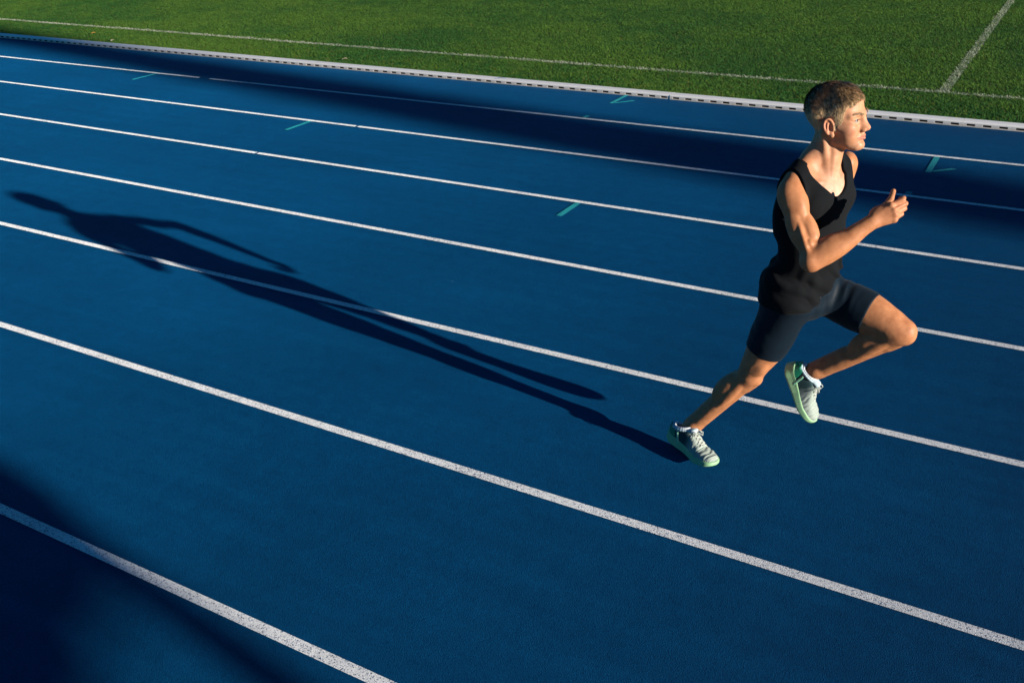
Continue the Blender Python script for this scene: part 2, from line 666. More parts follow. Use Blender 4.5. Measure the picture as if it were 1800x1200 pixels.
# ---------------------------------------------------------------- grass
def build_grass():
    N = 2100000
    x = rng.uniform(-29, 10.0, N)
    y = 0.09 + 13.0 * rng.uniform(0, 1, N) ** 1.25
    # keep what the lens (and a step aside of it) can see
    P = np.stack([x - CAM_POS.x, y - CAM_POS.y, np.full(N, -CAM_POS.z)], 1)
    zc = P @ np.array(_f)
    u = (P @ np.array(_r)) / zc
    v = (P @ np.array(_u)) / zc
    ok = (zc > 0) & (u > -0.66) & (u < 1.0) & (v < 0.42)
    x, y = x[ok], y[ok]
    n = len(x)
    p3 = np.stack([x, y, np.zeros(n)], 1)
    big = vnoise(p3, 0.55) * 0.6 + vnoise(p3, 1.7) * 0.4
    sm = vnoise(p3 * A(1, 1, 1) + 31.0, 9.0)
    edge = np.clip(1 - (y - 0.09) / 1.0, 0, 1)
    hgt = (0.009 + 0.007 * rng.uniform(0, 1, n) + 0.012 * edge + 0.004 * sm) * (1 + 0.25 * big)
    wid = 0.0030 + 0.0030 * rng.uniform(0, 1, n) + 0.002 * edge
    az = rng.uniform(0, 2 * np.pi, n)
    lean = rng.uniform(0.8, 2.8, n)
    dirx, diry = np.cos(az), np.sin(az)
    tx, ty = -diry, dirx
    base = np.stack([x, y, np.full(n, -0.013)], 1)
    a = base + np.stack([tx * wid, ty * wid, np.zeros(n)], 1)
    b = base - np.stack([tx * wid, ty * wid, np.zeros(n)], 1)
    c = base + np.stack([dirx * hgt * lean, diry * hgt * lean, hgt + 0.004], 1)
    V = np.stack([a, b, c], 1).reshape(-1, 3)
    F = np.arange(3 * n).reshape(-1, 3)
    # colour: mixed greens, some straw, chalk lines where the pitch is marked
    g1, g2, g3 = A(0.034, 0.122, 0.022), A(0.088, 0.190, 0.026), A(0.16, 0.15, 0.045)
    t = np.clip(0.5 + 0.95 * big + 0.40 * sm + rng.normal(0, 0.12, n), 0, 1)[:, None]
    colr = g1 * (1 - t) + g2 * t
    straw = (rng.uniform(0, 1, n) < 0.03 + 0.12 * edge * (sm > 0.1))[:, None]
    colr = np.where(straw, g3, colr)
    bright = (rng.uniform(0, 1, n) < 0.10 * edge)[:, None]
    colr = np.where(bright, A(0.16, 0.24, 0.02), colr)
    patch = vnoise(p3 + 7.7, 3.2) * 0.5 + vnoise(p3 + 3.1, 11.0) * 0.5
    wob = 0.03 * vnoise(p3 + 91.0, 0.35)
    l1 = np.abs(y - 1.40 - wob) < 0.060 + 0.015 * patch
    l2 = (np.abs(x + 1.32) < 0.055 + 0.015 * patch) & (y > 1.40)
    prob = np.where(l1, 1.0 - 0.38 * sstep(x, -12.0, -1.0), 0) + np.where(l2, 0.62, 0)
    chalk = (rng.uniform(0, 1, n) < prob * (0.85 + 0.5 * patch))[:, None]
    colr = np.where(chalk, A(0.50, 0.54, 0.42) * (0.75 + 0.25 * rng.uniform(0, 1, (n, 1))), colr)
    o = mesh_np('grass', V, F, M_grass, None, False)
    point_color(o, 'tint', np.repeat(colr, 3, 0))
    o['kind'] = 'stuff'
    o['label'] = 'short mown grass blades with faded chalk lines'


build_grass()

M_chalk = mat('chalk', (0.4, 0.42, 0.35), 0.95, 0.1)
k = NT(M_chalk)
k.color(k.mix(k.ramp(k.noise(22, 5, 0.75), [(0.42, (0, 0, 0)), (0.62, (1, 1, 1))]), (0.040, 0.075, 0.018), (0.30, 0.34, 0.24)))
strip('pitch_line', -60, 30, 1.345, 1.455, M_chalk, -0.009, pitch)
strip('pitch_line', -1.375, -1.265, 1.46, 60, M_chalk, -0.009, pitch)


# fallen leaves lying in the grass by the rail
def fallen_leaf(loc, size, rotz, colr, label):
    m = mat('dry_leaf', colr, 0.7, 0.3)
    kk = NT(m)
    kk.color(kk.ramp(kk.noise(60, 4, 0.6), [(0.3, tuple(c * 0.7 for c in colr)), (0.7, colr)]))
    bm = bmesh.new()
    n = 9
    rows = []
    for i in range(n):
        t = i / (n - 1)
        w = 0.33 * math.sin(math.pi * min(1, t * 0.96 + 0.02)) ** 0.8
        z = 0.12 * math.sin(t * 3.0) + 0.05
        rows.append([bm.verts.new(((t - 0.5) * size, -w * size, (z + 0.13) * size)), bm.verts.new(((t - 0.5) * size, 0, z * size)),
                     bm.verts.new(((t - 0.5) * size, w * size, (z + 0.10) * size))])
    for r0, r1 in zip(rows[:-1], rows[1:]):
        for j in (0, 1):
            bm.faces.new([r0[j], r1[j], r1[j + 1], r0[j + 1]])
    bmesh.ops.solidify(bm, geom=list(bm.faces), thickness=0.002)
    o = bm_obj('fallen_leaf', bm, m, None, True)
    o.location = loc
    o.rotation_euler = (0.15, -0.1, rotz)
    o['label'] = label
    o['category'] = 'leaf'
    return o


fallen_leaf((-9.14, 0.44, 0.010), 0.085, 0.4, (0.55, 0.50, 0.34), 'pale cream fallen leaf in the grass beside the sunlit kerb')
fallen_leaf((-13.93, 0.34, 0.010), 0.09, 1.9, (0.50, 0.46, 0.33), 'small pale leaf in the grass where the shaded kerb ends')
fallen_leaf((-14.92, 0.75, 0.010), 0.08, 1.2, (0.42, 0.25, 0.05), 'yellow brown fallen leaf in the dark grass at the left')
# ---------------------------------------------------------------- the runner
UP = A(0, 0, 1)


def yawF(deg, pitch=0.0):
    a, p = math.radians(deg), math.radians(pitch)
    return A(math.cos(a) * math.cos(p), math.sin(a) * math.cos(p), math.sin(p))


J = dict(
    rsho=A(-.896, -6.785, 1.386), lsho=A(-.750, -6.490, 1.428),
    relb=A(-.755, -6.900, 1.153), rwri=A(-.578, -6.785, 1.302),
    lelb=A(-.872, -6.255, 1.252), lwri=A(-.868, -6.318, 1.006),
    rhip=A(-.866, -6.705, .880), lhip=A(-.800, -6.535, .880),
    rkne=A(-1.008, -6.690, .500), rank=A(-1.252, -6.680, .155),
    lkne=A(-.430, -6.600, .792), lank=A(-.746, -6.580, .519),
)
CH = Frame((-.822, -6.63, 1.27), yawF(-25, -4), UP)          # chest
PV = Frame((-.833, -6.62, .905), yawF(-20), UP)             # pelvis
HD = Frame((-.782, -6.62, 1.625), yawF(-10, 9), A(0, -.01, 1))           # head, origin between the ears
HS = 1.085                                                   # head scale


def torso(B):
    w, e, c = CH.w, B.ell, B.cone
    e(w(-.002, -.006, -.01), (.106, .138, .185), CH)
    e(w(0, 0, .085), (.088, .140, .085), CH, .03)
    for s in (-1, 1):
        e(w(.054, s * (.070 if s < 0 else .060), .052), (.042, .070, .056), CH, .03)         # pectoral
        e(w(-.048, s * .085, .00), (.055, .070, .14), CH, .03)          # back
        e(w(-.02, s * (.118 if s < 0 else .108), .00), (.055, .036, .12), CH, .03)            # lat
        c(w(-.015, s * .05, .125), w(-.012, s * .145, .112), .050, .050, .03)
        c(w(-.035, s * .030, .205), w(-.022, s * .135, .150), .046, .034, .035)   # trapezius
        c(w(.061, s * .020, .131), w(.046, s * .070, .140), .0095, .0080, .007)
        c(w(.046, s * .070, .140), w(.018, s * .135, .143), .0080, .0090, .009)    # collar bone
    c(w(.0, 0, -.12), PV.w(.01, 0, .06), .092, .095, .05, flat=(CH.L, 1.30))
    e(PV.w(-.005, 0, .0), (.100, .150, .105), PV, .04)


def thighs(B):
    e, c = B.ell, B.cone
    for s in (-1, 1):
        e(PV.w(-.062, s * .072, -.045), (.078, .076, .088), PV, .035)    # glute
    for side in 'rl':
        h, kn = J[side + 'hip'], J[side + 'kne']
        ax = unit(kn - h)
        ref = A(1, 0, 0) if side == 'r' else UP
        f = unit(ref - (ref @ ax) * ax)
        if side == 'r':
            c(h + ax * .01, kn - ax * .05, .086, .057, .05)
            e(h + (kn - h) * .45 + f * .022, (.070, .060, .165), Frame(h, f, -ax), .03)
            e(h + (kn - h) * .36 - f * .026, (.058, .060, .155), Frame(h, f, -ax), .03)
        else:
            c(h + ax * .03, kn - ax * .05, .085, .064, .05)
            e(h + (kn - h) * .52 + f * .030, (.068, .064, .155), Frame(h, f, -ax), .03)
            e(h + (kn - h) * .45 - f * .026, (.058, .060, .15), Frame(h, f, -ax), .03)


def hand(B, W, d, t, curl, thumb, s=1.0):
    """W wrist, d towards the knuckles, t thumb side; curl: per finger three bends (deg)"""
    d = unit(d)
    t = unit(t - (t @ d) * d)
    n = np.cross(d, t)                       # back of the hand for a right hand
    if thumb.get('left'):
        n = -n
    c, e = B.cone, B.ell
    k = .010
    mc = []
    for i, (off, ln) in enumerate(((.026, .083), (.0085, .086), (-.0085, .082), (-.0245, .074))):
        m = W + d * ln * s + t * off * s - n * (.002 if i in (0, 3) else -.002) * s
        mc.append(m)
        c(W + d * .018 * s + t * off * .55 * s, m, .0150 * s, .0118 * s, k)
    c(W + d * .03 * s, W + d * .07 * s, .024 * s, .030 * s, k, flat=(n, .45))
    e(W + d * .035 * s + t * .026 * s - n * .014 * s, A(.030, .017, .018) * s, Frame(W, d, t), k)   # thumb ball
    lens = ((.045, .027, .021), (.048, .031, .022), (.044, .029, .021), (.036, .022, .019))
    rad = (.0100, .0102, .0096, .0086)
    for i in range(4):
        p = mc[i]
        ang = 0
        sp = (-0.02, -0.01, 0.02, 0.06)[i]
        e(p + n * .004 * s, A(.0115, .0105, .0115) * s, None, .006)               # knuckle
        for j in range(3):
            ang += math.radians(curl[i][j])
            v = math.cos(ang) * d - math.sin(ang) * n + sp * t
            q = p + unit(v) * lens[i][j] * s
            c(p, q, rad[i] * s * (1 - .07 * j), rad[i] * s * (.95 - .08 * j), .0025 if j else .004)
            p = q
    for i in range(3):                      # clefts between the fingers
        g0 = (mc[i] + mc[i + 1]) / 2 + n * .0085 * s + d * .006 * s
        c(g0, g0 + d * .040 * s - n * .012 * s, .0016 * s, .0022 * s, .005, '-')
    # thumb: three bones leaving the side of the palm near its base
    p = W + d * .022 * s + t * .020 * s - n * .008 * s
    for j, (ln, v) in enumerate(zip((.043, .034, .028), thumb['dirs'])):
        v = unit(v[0] * d + v[1] * t + v[2] * n)
        q = p + v * ln * s
        c(p, q, (.0150, .0110, .0098)[j] * s, (.0115, .0100, .0080)[j] * s, .008 if j == 0 else .004)
        p = q


def arms(B):
    e, c = B.ell, B.cone
    for side in 'rl':
        s, el, wr = J[side + 'sho'], J[side + 'elb'], J[side + 'wri']
        ax = unit(el - s)
        fa = unit(wr - el)
        bf = unit(fa - (fa @ ax) * ax)                 # biceps side
        lat = np.cross(ax, bf)
        fr = Frame(s, bf, -ax)
        e(s + ax * .035, (.053, .043, .080), fr, .012)                   # deltoid
        c(s + ax * .02, el - ax * .02, .040, .034, .03, flat=(lat, .86))
        e(s + (el - s) * .60 + bf * .021, (.038, .031, .082), fr, .005)      # biceps
        e(s + (el - s) * .50 - bf * .018, (.036, .033, .095), fr, .010)
        e(s + (el - s) * .70 - bf * .002 + lat * (.026 if side == 'r' else -.026), (.018, .017, .070), fr, .006)   # outer upper arm      # triceps
        sgl = 1 if side == 'r' else -1
        c(s + (el - s) * .42 + bf * .010 + lat * sgl * .041, s + (el - s) * .82 + bf * .012 + lat * sgl * .037, .007, .006, .012, '-')
        e(s + (el - s) * .22 + bf * .020, (.030, .040, .060), fr, .015)
        e(el - ax * .004 - bf * .010, (.027, .032, .030), fr, .02)        # elbow
        fb = Frame(el, bf, -fa)
        out = unit(np.cross(fa, ax))
        c(el, wr, .038, .0255, .025, flat=(out, .95))
        e(el + fa * .070 + bf * .000 + ax * -.010, (.039, .044, .090), Frame(el, out, -fa), .015)   # forearm bulk
        e(el + fa * .060 - ax * .020, (.024, .022, .080), Frame(el, out, -fa), .015)
        e(el + fa * .105 + ax * .016, (.030, .030, .105), Frame(el, out, -fa), .02)
        c(el - ax * .065 + lat * sgl * .022 + bf * .012, el + fa * .055 + out * sgl * .026 - ax * .014, .017, .022, .008)
        c(el + fa * .055 + out * sgl * .026 - ax * .014, wr - fa * .06 + out * sgl * .008 - ax * .016, .022, .011, .008)
        for q_ in (-.010, .006):
            c(el + fa * .10 + out * sgl * .030 + ax * (q_ + .004), wr + fa * .01 + out * sgl * .0185 + ax * q_, .0075, .0045, .006)
        c(el + fa * .15, wr + fa * .012, .027, .024, .02, flat=(out, .80))
    # right hand: thumb up, fingers half curled, back of the hand towards the lens
    dR = unit(A(.068, .028, .040))
    tR = unit(A(-.28, .10, .95))
    hand(B, J['rwri'], dR, tR, ((14, 62, 40), (24, 80, 55), (30, 86, 60), (34, 88, 60)),
         dict(dirs=((.98, .28, -.10), (.90, .46, -.02), (.62, .78, .12))), 1.04)
    dL = unit(A(-.06, -.10, -1.0))
    tL = unit(A(.95, -.2, 0))
    hand(B, J['lwri'], dL, tL, ((30, 60, 45), (35, 62, 45), (38, 64, 45), (42, 62, 45)),
         dict(left=True, dirs=((.75, .62, -.1), (.88, .40, -.15), (.95, .2, -.2))), 1.0)


def legs(B, upper=False):
    e, c = B.ell, B.cone
    for side in 'rl':
        h, kn, an = J[side + 'hip'], J[side + 'kne'], J[side + 'ank']
        T, sh = unit(kn - h), unit(an - kn)
        f = unit(T - (T @ sh) * sh) if side == 'l' else unit(A(.9, -.15, 0) - (A(.9, -.15, 0) @ sh) * sh)
        lat = np.cross(sh, f)
        fr = Frame(kn, f, -sh)
        Lg = np.linalg.norm(an - kn)
        c(h + T * .2, kn - T * .03, .066, .050, .03)
        if upper:
            continue
        if side == 'r':
            e(kn + f * .016 + T * .005, (.040, .043, .048), Frame(kn, f, -T), .02)       # knee
            e(kn + f * .047 + T * .004, (.016, .022, .025), Frame(kn, f, -T), .006)      # kneecap
            c(kn + f * .052 + sh * .03, kn + f * .046 + sh * .07, .010, .009, .008)
            e(kn - T * .075 + f * .034 + lat * .030, (.030, .028, .050), Frame(kn, f, -T), .010)
            e(kn - T * .085 + f * .030 - lat * .032, (.030, .028, .055), Frame(kn, f, -T), .02)
            e(kn - T * .04 - f * .030 - lat * .030, (.015, .012, .080), Frame(kn, f, -T), .008)   # tendon
        else:
            e(kn + T * .008, (.052, .050, .055), Frame(kn, f, -sh), .02)
            e(kn + unit(f - sh * .25) * .045, (.018, .025, .029), Frame(kn, unit(f - sh * .25), -sh), .008)
            c(kn + f * .040 + sh * .035, kn + f * .040 + sh * .075, .013, .011, .008)
            e(kn - T * .07 - sh * .030 + lat * .026, (.055, .026, .028), Frame(kn, T, -sh), .010)
            e(kn - T * .07 - sh * .030 - lat * .028, (.055, .028, .028), Frame(kn, T, -sh), .02)
        c(kn + sh * .02, an, .048, .034, .03)
        c(kn + sh * .04 + f * .030, an - sh * .02 + f * .014, .025, .022, .012)           # shin bone
        e(kn + sh * .33 * Lg - f * .022 + lat * .016, (.046, .036, .098), fr, .010)       # calf, two heads
        e(kn + sh * .31 * Lg - f * .022 - lat * .016, (.046, .036, .088), fr, .010)
        e(kn + sh * .33 * Lg - lat * .032 + f * .010, (.024, .019, .100), fr, .008)
        e(kn + sh * .33 * Lg + lat * .032 + f * .010, (.024, .019, .100), fr, .008)
        c(kn + sh * .62 * Lg - f * .022, an - f * .034 + sh * .03, .020, .0125, .02)     # achilles
        for sg in (-1, 1):
            e(an + lat * sg * .026 + sh * .004, (.017, .014, .020), fr, .012)           # ankle bones


SHOE_K = {'r': 1.06, 'l': 1.02}
SHOE = {
    'r': Frame((-1.377, -6.679, .057), A(.246, -.108, -.062), A(.22, -.02, .97)),
    'l': Frame((-.891, -6.588, .514), A(.128, .002, -.245), A(.88, -.06, .46)),
}


def feet(B):
    for side in 'rl':
        fr = SHOE[side]
        an = J[side + 'ank']
        B.cone(an, fr.w(.062, 0, .075), .033, .026, .02)
        B.cone(fr.w(.062, 0, .06), fr.w(.17, 0, .034), .022, .018, .02)


def head(B):
    s = HS

    def w(f, l, u):
        return HD.w(f * s, l * s, u * s)

    def e(f, l, u, r, k=.02, op='+', fr=HD):
        B.ell(w(f, l, u), A(*r) * s, fr, k * s, op)

    def c(a, b, ra, rb, k=.015, op='+', flat=None):
        B.cone(w(*a), w(*b), ra * s, rb * s, k * s, op, flat)
    # neck
    nb = CH.w(-.022, 0, .150)
    B.cone(nb, w(-.030, 0, -.040), .059, .052, .03)
    for sg in (-1, 1):
        B.cone(w(-.030, sg * .050, -.030), CH.w(.046, sg * .014, .135), .0120, .0105, .014)     # neck muscle
    for sg in (-1, 1):
        B.cone(w(-.004, sg * .026, -.072), CH.w(.058, sg * .014, .140), .0090, .0060, .006)
    B.ell(CH.w(.030, 0, .200), (.014, .012, .022), CH, .02)
    B.cone(w(.004, 0, -.075), CH.w(.016, 0, .150), .028, .038, .025)      # throat
    # skull
    e(-.010, 0, .052, (.090, .071, .083), .03)
    e(-.050, 0, .050, (.052, .078, .062), .03)
    e(.031, 0, .053, (.058, .063, .060), .03)
    e(.030, 0, -.005, (.060, .063, .060), .03)
    c((.034, 0, -.018), (.052, 0, -.072), .047, .026, .03, flat=(HD.L, 1.10))
    for sg in (-1, 1):
        c((.014, sg * .030, -.058), (.070, sg * .014, -.085), .0120, .0130, .022)   # jaw
        c((.002, sg * .050, -.002), (.012, sg * .031, -.056), .0125, .0115, .022)
        e(.056, sg * .044, -.018, (.028, .021, .020), .022)                           # cheek bone
        c((.030, sg * .062, -.006), (.060, sg * .048, -.010), .010, .012, .015)
        c((.090, sg * .013, .024), (.070, sg * .046, .027), .0105, .0095, .014)      # brow
        e(.100, sg * .030, .008, (.020, .017, .0115), .014, '-')                      # eye socket
        e(.0715, sg * .031, .008, (.0115, .0150, .0115), .004)                        # lid mass
        c((.0848, sg * .018, .0145), (.0778, sg * .045, .0120), .0044, .0036, .004)   # upper lid
        c((.0838, sg * .018, .0018), (.0772, sg * .044, .0020), .0036, .0032, .004)   # lower lid
        e(.050, sg * .030, -.042, (.026, .021, .028), .018)
    e(.060, 0, -.053, (.030, .030, .028), .014)                                         # mouth mass
    c((.089, 0, .022), (.104, 0, -.020), .0090, .0105, .012)                           # nose
    e(.1060, 0, -.0235, (.0125, .0115, .0105), .008)
    for sg in (-1, 1):
        e(.0890, sg * .0085, -.018, (.0170, .0105, .0170), .010)
        e(.0965, sg * .0130, -.029, (.0125, .0080, .0085), .005)
        e(.0995, sg * .0070, -.0375, (.0065, .0040, .0045), .003, '-')
    c((.088, 0, -.041), (.0895, 0, -.048), .006, .007, .010)
    for sg in (-1, 1):
        c((.0955, sg * .001, -.0495), (.0825, sg * .0230, -.0545), .0052, .0028, .004)   # upper lip
        c((.0940, sg * .001, -.0598), (.0820, sg * .0210, -.0568), .0056, .0030, .004)   # lower lip
        c((.1010, 0, -.0545), (.0850, sg * .0255, -.0556), .0016, .0014, .002, '-')     # parting
    e(.0920, 0, -.0700, (.006, .016, .004), .008, '-')
    e(.0770, 0, -.0850, (.0170, .0190, .0140), .014)                                    # chin
    # ears
    for sg in (-1, 1):
        fe = Frame(w(.001, sg * .069, -.004), HD.F * .93 + HD.U * .16 + HD.L * sg * -.30, HD.U - HD.F * .16)
        S_ = sg

        def we(a, b, z):
            return fe.o + s * (a * fe.F + S_ * b * fe.L + z * fe.U)
        B.ell(we(.000, .006, .000), A(.0165, .0065, .0290) * s, fe, .006 * s)
        B.ell(we(.004, .013, -.002), A(.0095, .0070, .0140) * s, fe, .004 * s, '-')
        ring = []
        for q in np.linspace(-0.6, 4.2, 13):
            ring.append(we(.0155 * math.cos(q) + .000, .0100 + .003 * max(0, -math.cos(q)), .0270 * math.sin(q) + .002))
        for a, b in zip(ring[:-1], ring[1:]):
            B.cone(a, b, .0036 * s, .0036 * s, .003 * s)
        B.ell(we(.004, .007, -.0300), A(.0085, .0055, .0085) * s, fe, .005 * s)          # lobe
        B.ell(we(.013, .008, -.006), A(.0050, .0045, .0075) * s, fe, .004 * s)           # tragus
        B.cone(we(-.002, .011, .014), we(-.008, .012, -.014), .0032 * s, .0032 * s, .004 * s)


VOX = 0.0027
RB = Body()
torso(RB)
thighs(RB)
legs(RB)
feet(RB)
arms(RB)
head(RB)
G, lo_, ax_ = RB.grid(VOX)
BV, BF = surface_nets(G, lo_, VOX)
del G
BV = smooth_mesh(BV, BF, 4, 0.5)
BN = vnormals(BV, BF)
_hd = np.linalg.norm(HD.loc(BV), axis=1)
BV = BV + BN * ((.0009 * vnoise(BV, 22) + .0003 * vnoise(BV + 9., 55)) * sstep(_hd, .12, .22))[:, None]
BN = vnormals(BV, BF)

ROOT_RUN = A(-1.17, -6.72, 0.0)
person = empty('person', ROOT_RUN, 'running man with short hair in black tank top and navy shorts', 'person')
PINV = -ROOT_RUN


def child(o):
    """o was built in world coordinates: parent it to the runner"""
    o.parent = person
    o.location = PINV
    return o


# skin: base colour with redder and paler zones, lips, freckles of colour
M_skin = mat('skin', (0.5, 0.27, 0.17), 0.5, 0.24)
k = NT(M_skin)
at = k.n('ShaderNodeAttribute', attribute_name='tint')
p = k.pos()
mott = k.ramp(k.noise(38, 5, 0.65, p), [(0.28, (0.80, 0.73, 0.68)), (0.72, (1.10, 1.13, 1.14))])
c1 = k.mix(1.0, at.outputs['Color'], mott, 'MULTIPLY')
fr_ = k.ramp(k.noise(420, 2, 0.5, p), [(0.62, (1, 1, 1)), (0.78, (0.80, 0.70, 0.62))])
c1 = k.mix(0.7, c1, k.mix(1.0, c1, fr_, 'MULTIPLY'))
k.color(c1)
k.b.inputs['Subsurface Weight'].default_value = 0.0
k.b.inputs['Subsurface Radius'].default_value = (0.012, 0.005, 0.003)
k.b.inputs['Subsurface Scale'].default_value = 0.5
rg = k.ramp(k.noise(55, 4, 0.7, p), [(0.3, (0.42, 0.42, 0.42)), (0.7, (0.60, 0.60, 0.60))])
k.l(rg, k.b.inputs['Roughness'])
h1 = k.noise(90, 3, 0.55, p)
b1 = k.bump(h1, 0.10, 0.0020)
# beads of sweat
vs = k.n('ShaderNodeTexVoronoi', feature='F1')
vs.inputs['Scale'].default_value = 230
k.l(p, vs.inputs['Vector'])
dot = k.ramp(vs.outputs['Distance'], [(0.10, (1, 1, 1)), (0.26, (0, 0, 0))])
dot = k.math('MULTIPLY', dot, k.ramp(k.noise(17, 3, 0.6, p), [(0.50, (0, 0, 0)), (0.60, (1, 1, 1))]))
k.l(k.math('MULTIPLY', dot, 0.5), k.b.inputs['Coat Weight'])
k.b.inputs['Coat Roughness'].default_value = 0.12
k.l(k.bump(dot, 0.15, 0.001), k.b.inputs['Coat Normal'])
k.normal(b1)

hl = HD.loc(BV) / HS
n_ = len(BV)
tint = np.tile(A(0.42, 0.178, 0.080), (n_, 1))
is_head = (hl[:, 2] > -0.12) & (np.linalg.norm(hl, axis=1) < 0.19)


def zone(center, r, colr, power=1.0, amount=1.0):
    global tint
    d = np.linalg.norm((hl - A(*center)) / A(*r), axis=1)
    wgt = (np.clip(1.25 - d, 0, 1) ** power * amount * is_head)[:, None]
    tint = tint * (1 - wgt) + A(*colr) * wgt


hw_ = (1 - sstep(np.linalg.norm(hl, axis=1), .125, .20))[:, None]
tint = tint * (1 - hw_) + A(0.48, 0.232, 0.128) * hw_
for sg in (-1, 1):
    zone((.070, sg * .048, -.025), (.03, .03, .025), (0.50, 0.21, 0.13), 1, .6)
    zone((-.010, sg * .080, .0), (.03, .02, .04), (0.50, 0.19, 0.11), 1, .7)
    # lips
    for q in np.linspace(0, 1, 6):
        zone((.0980 - .0145 * q, sg * .0225 * q, -.0505 - .0035 * q), (.009, .006, .0045 - .0018 * q), (0.40, 0.13, 0.09), .6, .8)
        zone((.0965 - .0130 * q, sg * .0205 * q, -.0592 + .003 * q), (.009, .006, .0048 - .0018 * q), (0.42, 0.14, 0.10), .6, .8)
    zone((.082, sg * .031, .0085), (.012, .017, .0060), (0.30, 0.13, 0.08), .7, .6)  # darker lids: lash line and eye shading painted into the skin
zone((.118, 0, -.03), (.014, .014, .012), (0.52, 0.21, 0.13), 1, .6)
# shaved jaw and scalp shading of short hair roots
zone((.06, 0, -.09), (.05, .06, .03), (0.42, 0.23, 0.14), 1, .5)
# untanned chest
ql = CH.loc(BV)
wgt = (np.clip(1.3 - np.linalg.norm((ql - A(.07, 0, .07)) / A(.09, .11, .12), axis=1), 0, 1) * .9)[:, None]
tint = tint * (1 - wgt) + A(.58, .37, .275) * wgt
# knees, elbows, knuckles a little redder
for jn, r in (('rkne', .07), ('lkne', .07), ('relb', .05), ('lelb', .05)):
    d = np.linalg.norm(BV - J[jn], axis=1) / r
    wgt = (np.clip(1.2 - d, 0, 1) * .45)[:, None]
    tint = tint * (1 - wgt) + A(.42, .17, .09) * wgt
d = np.linalg.norm(BV - (J['rwri'] + A(.07, .03, .04)), axis=1) / .09
wgt = (np.clip(1.2 - d, 0, 1) * .5)[:, None]
tint = tint * (1 - wgt) + A(.44, .19, .105) * wgt
body = child(mesh_np('body', BV, BF, M_skin))
point_color(body, 'tint', tint)

# ---- eyes: pale slit balls behind the lids
M_eye = mat('eye', (0.6, 0.56, 0.52), 0.15, 0.6)
k = NT(M_eye)
tc = k.n('ShaderNodeTexCoord')
sxyz = k.n('ShaderNodeSeparateXYZ')
k.l(tc.outputs['Object'], sxyz.inputs[0])
yz = k.math('SQRT', k.math('ADD', k.math('POWER', sxyz.outputs[1], 2.0), k.math('POWER', sxyz.outputs[2], 2.0)))
k.color(k.ramp(k.math('MULTIPLY', yz, 100.0), [(0.22, (0.005, 0.005, 0.006)), (0.27, (0.06, 0.10, 0.12)), (0.58, (0.04, 0.07, 0.09)), (0.62, (0.34, 0.29, 0.26))]))
for sg in (-1, 1):
    bm = bmesh.new()
    bmesh.ops.create_uvsphere(bm, u_segments=20, v_segments=12, radius=0.0130 * HS)
    o = bm_obj('eye', bm, M_eye, None, True)
    mw = Matrix([list(HD.F), list(HD.L), list(HD.U)]).transposed().to_4x4()
    o.parent = person
    mw.translation = Vector(HD.w(.0742 * HS, sg * .031 * HS, .0078 * HS) + PINV)
    o.matrix_local = mw

# ---- hair: short sides, longer combed top, as many single tapering locks
M_hair = mat('hair', (0.16, 0.085, 0.035), 0.45, 0.5)
k = NT(M_hair)
at = k.n('ShaderNodeAttribute', attribute_name='tint')
k.color(at.outputs['Color'])


def hair_mask(q):
    f, l, u = q[:, 0], q[:, 1], q[:, 2]
    front = 0.083 - 0.9 * np.clip(.085 - u, 0, .2) * 0.55        # forehead edge recedes down to the temples
    # hairline: forehead above u .072, temple, in front of the ear, round the ear, nape
    top = (u > .074 - .010 * (np.abs(l) > .035)) & (f < .105)
    side = (f < .052 + .25 * (u - .03)) & (u > .004) & ~((f > -.030) & (u < .030) & (f < .012) & (np.abs(l) > .070))
    sideburn = (f > .012) & (f < .028) & (u > -.022) & (np.abs(l) > .052)
    back = (f < -.030) & (u > -.052 + .25 * (f + .03))
    return top | side | sideburn | back


sel = np.where(is_head & hair_mask(hl) & (hl[:, 2] > -.06) & ~((np.abs(hl[:, 1]) > .069) & (hl[:, 2] < .036) & (hl[:, 0] > -.034) & (hl[:, 0] < .022)))[0]
NL = 26000
pick = rng.choice(sel, NL)
P0 = BV[pick] + rng.normal(0, .0012, (NL, 3))
N0 = BN[pick]
L0 = hl[pick]
topw = sstep(L0[:, 2], .018, .100)
front = sstep(L0[:, 0], .02, .085) * topw
length = (.0045 + .002 * rng.uniform(0, 1, NL)) * (1 - topw) + (.017 + .010 * rng.uniform(0, 1, NL)) * topw * (1 - .45 * front)
length *= np.where(L0[:, 2] < -.01, .55, 1.0)
# combing: forward and to the side on the top, downward-forward at the sides, down at the back
Fw, Lw, Uw = HD.F, HD.L, HD.U
comb_top = Fw * .45 + Uw * .05 + Lw * np.clip(L0[:, 1:2] / .03, -1, 1) * .75
comb_side = -Uw * .90 - Fw * .30
comb_back = -Uw * .95
isback = sstep(-L0[:, 0], .03, .08)[:, None]
fr_w = front[:, None]
comb_top = comb_top * (1 - fr_w) + (Fw * .9 + Uw * .30 + Lw * np.clip(L0[:, 1:2] / .03, -1, 1) * .35) * fr_w
comb = comb_top * topw[:, None] + (comb_side * (1 - isback) + comb_back * isback) * (1 - topw[:, None])
comb = comb + rng.normal(0, .075, (NL, 3))
comb = comb - (comb * N0).sum(1, keepdims=True) * N0
comb /= np.linalg.norm(comb, axis=1, keepdims=True) + 1e-9
lift0 = (.42 + .30 * front)[:, None]
d1 = comb + N0 * (lift0 * (.30 + .70 * topw[:, None]) + rng.uniform(0, .25, (NL, 1)) * (.3 + .7 * topw[:, None]))
d1 /= np.linalg.norm(d1, axis=1, keepdims=True)
d2 = comb + N0 * (.10 + .25 * front[:, None])
d2 /= np.linalg.norm(d2, axis=1, keepdims=True)
sidev = np.cross(d1, N0)
sidev /= np.linalg.norm(sidev, axis=1, keepdims=True) + 1e-9
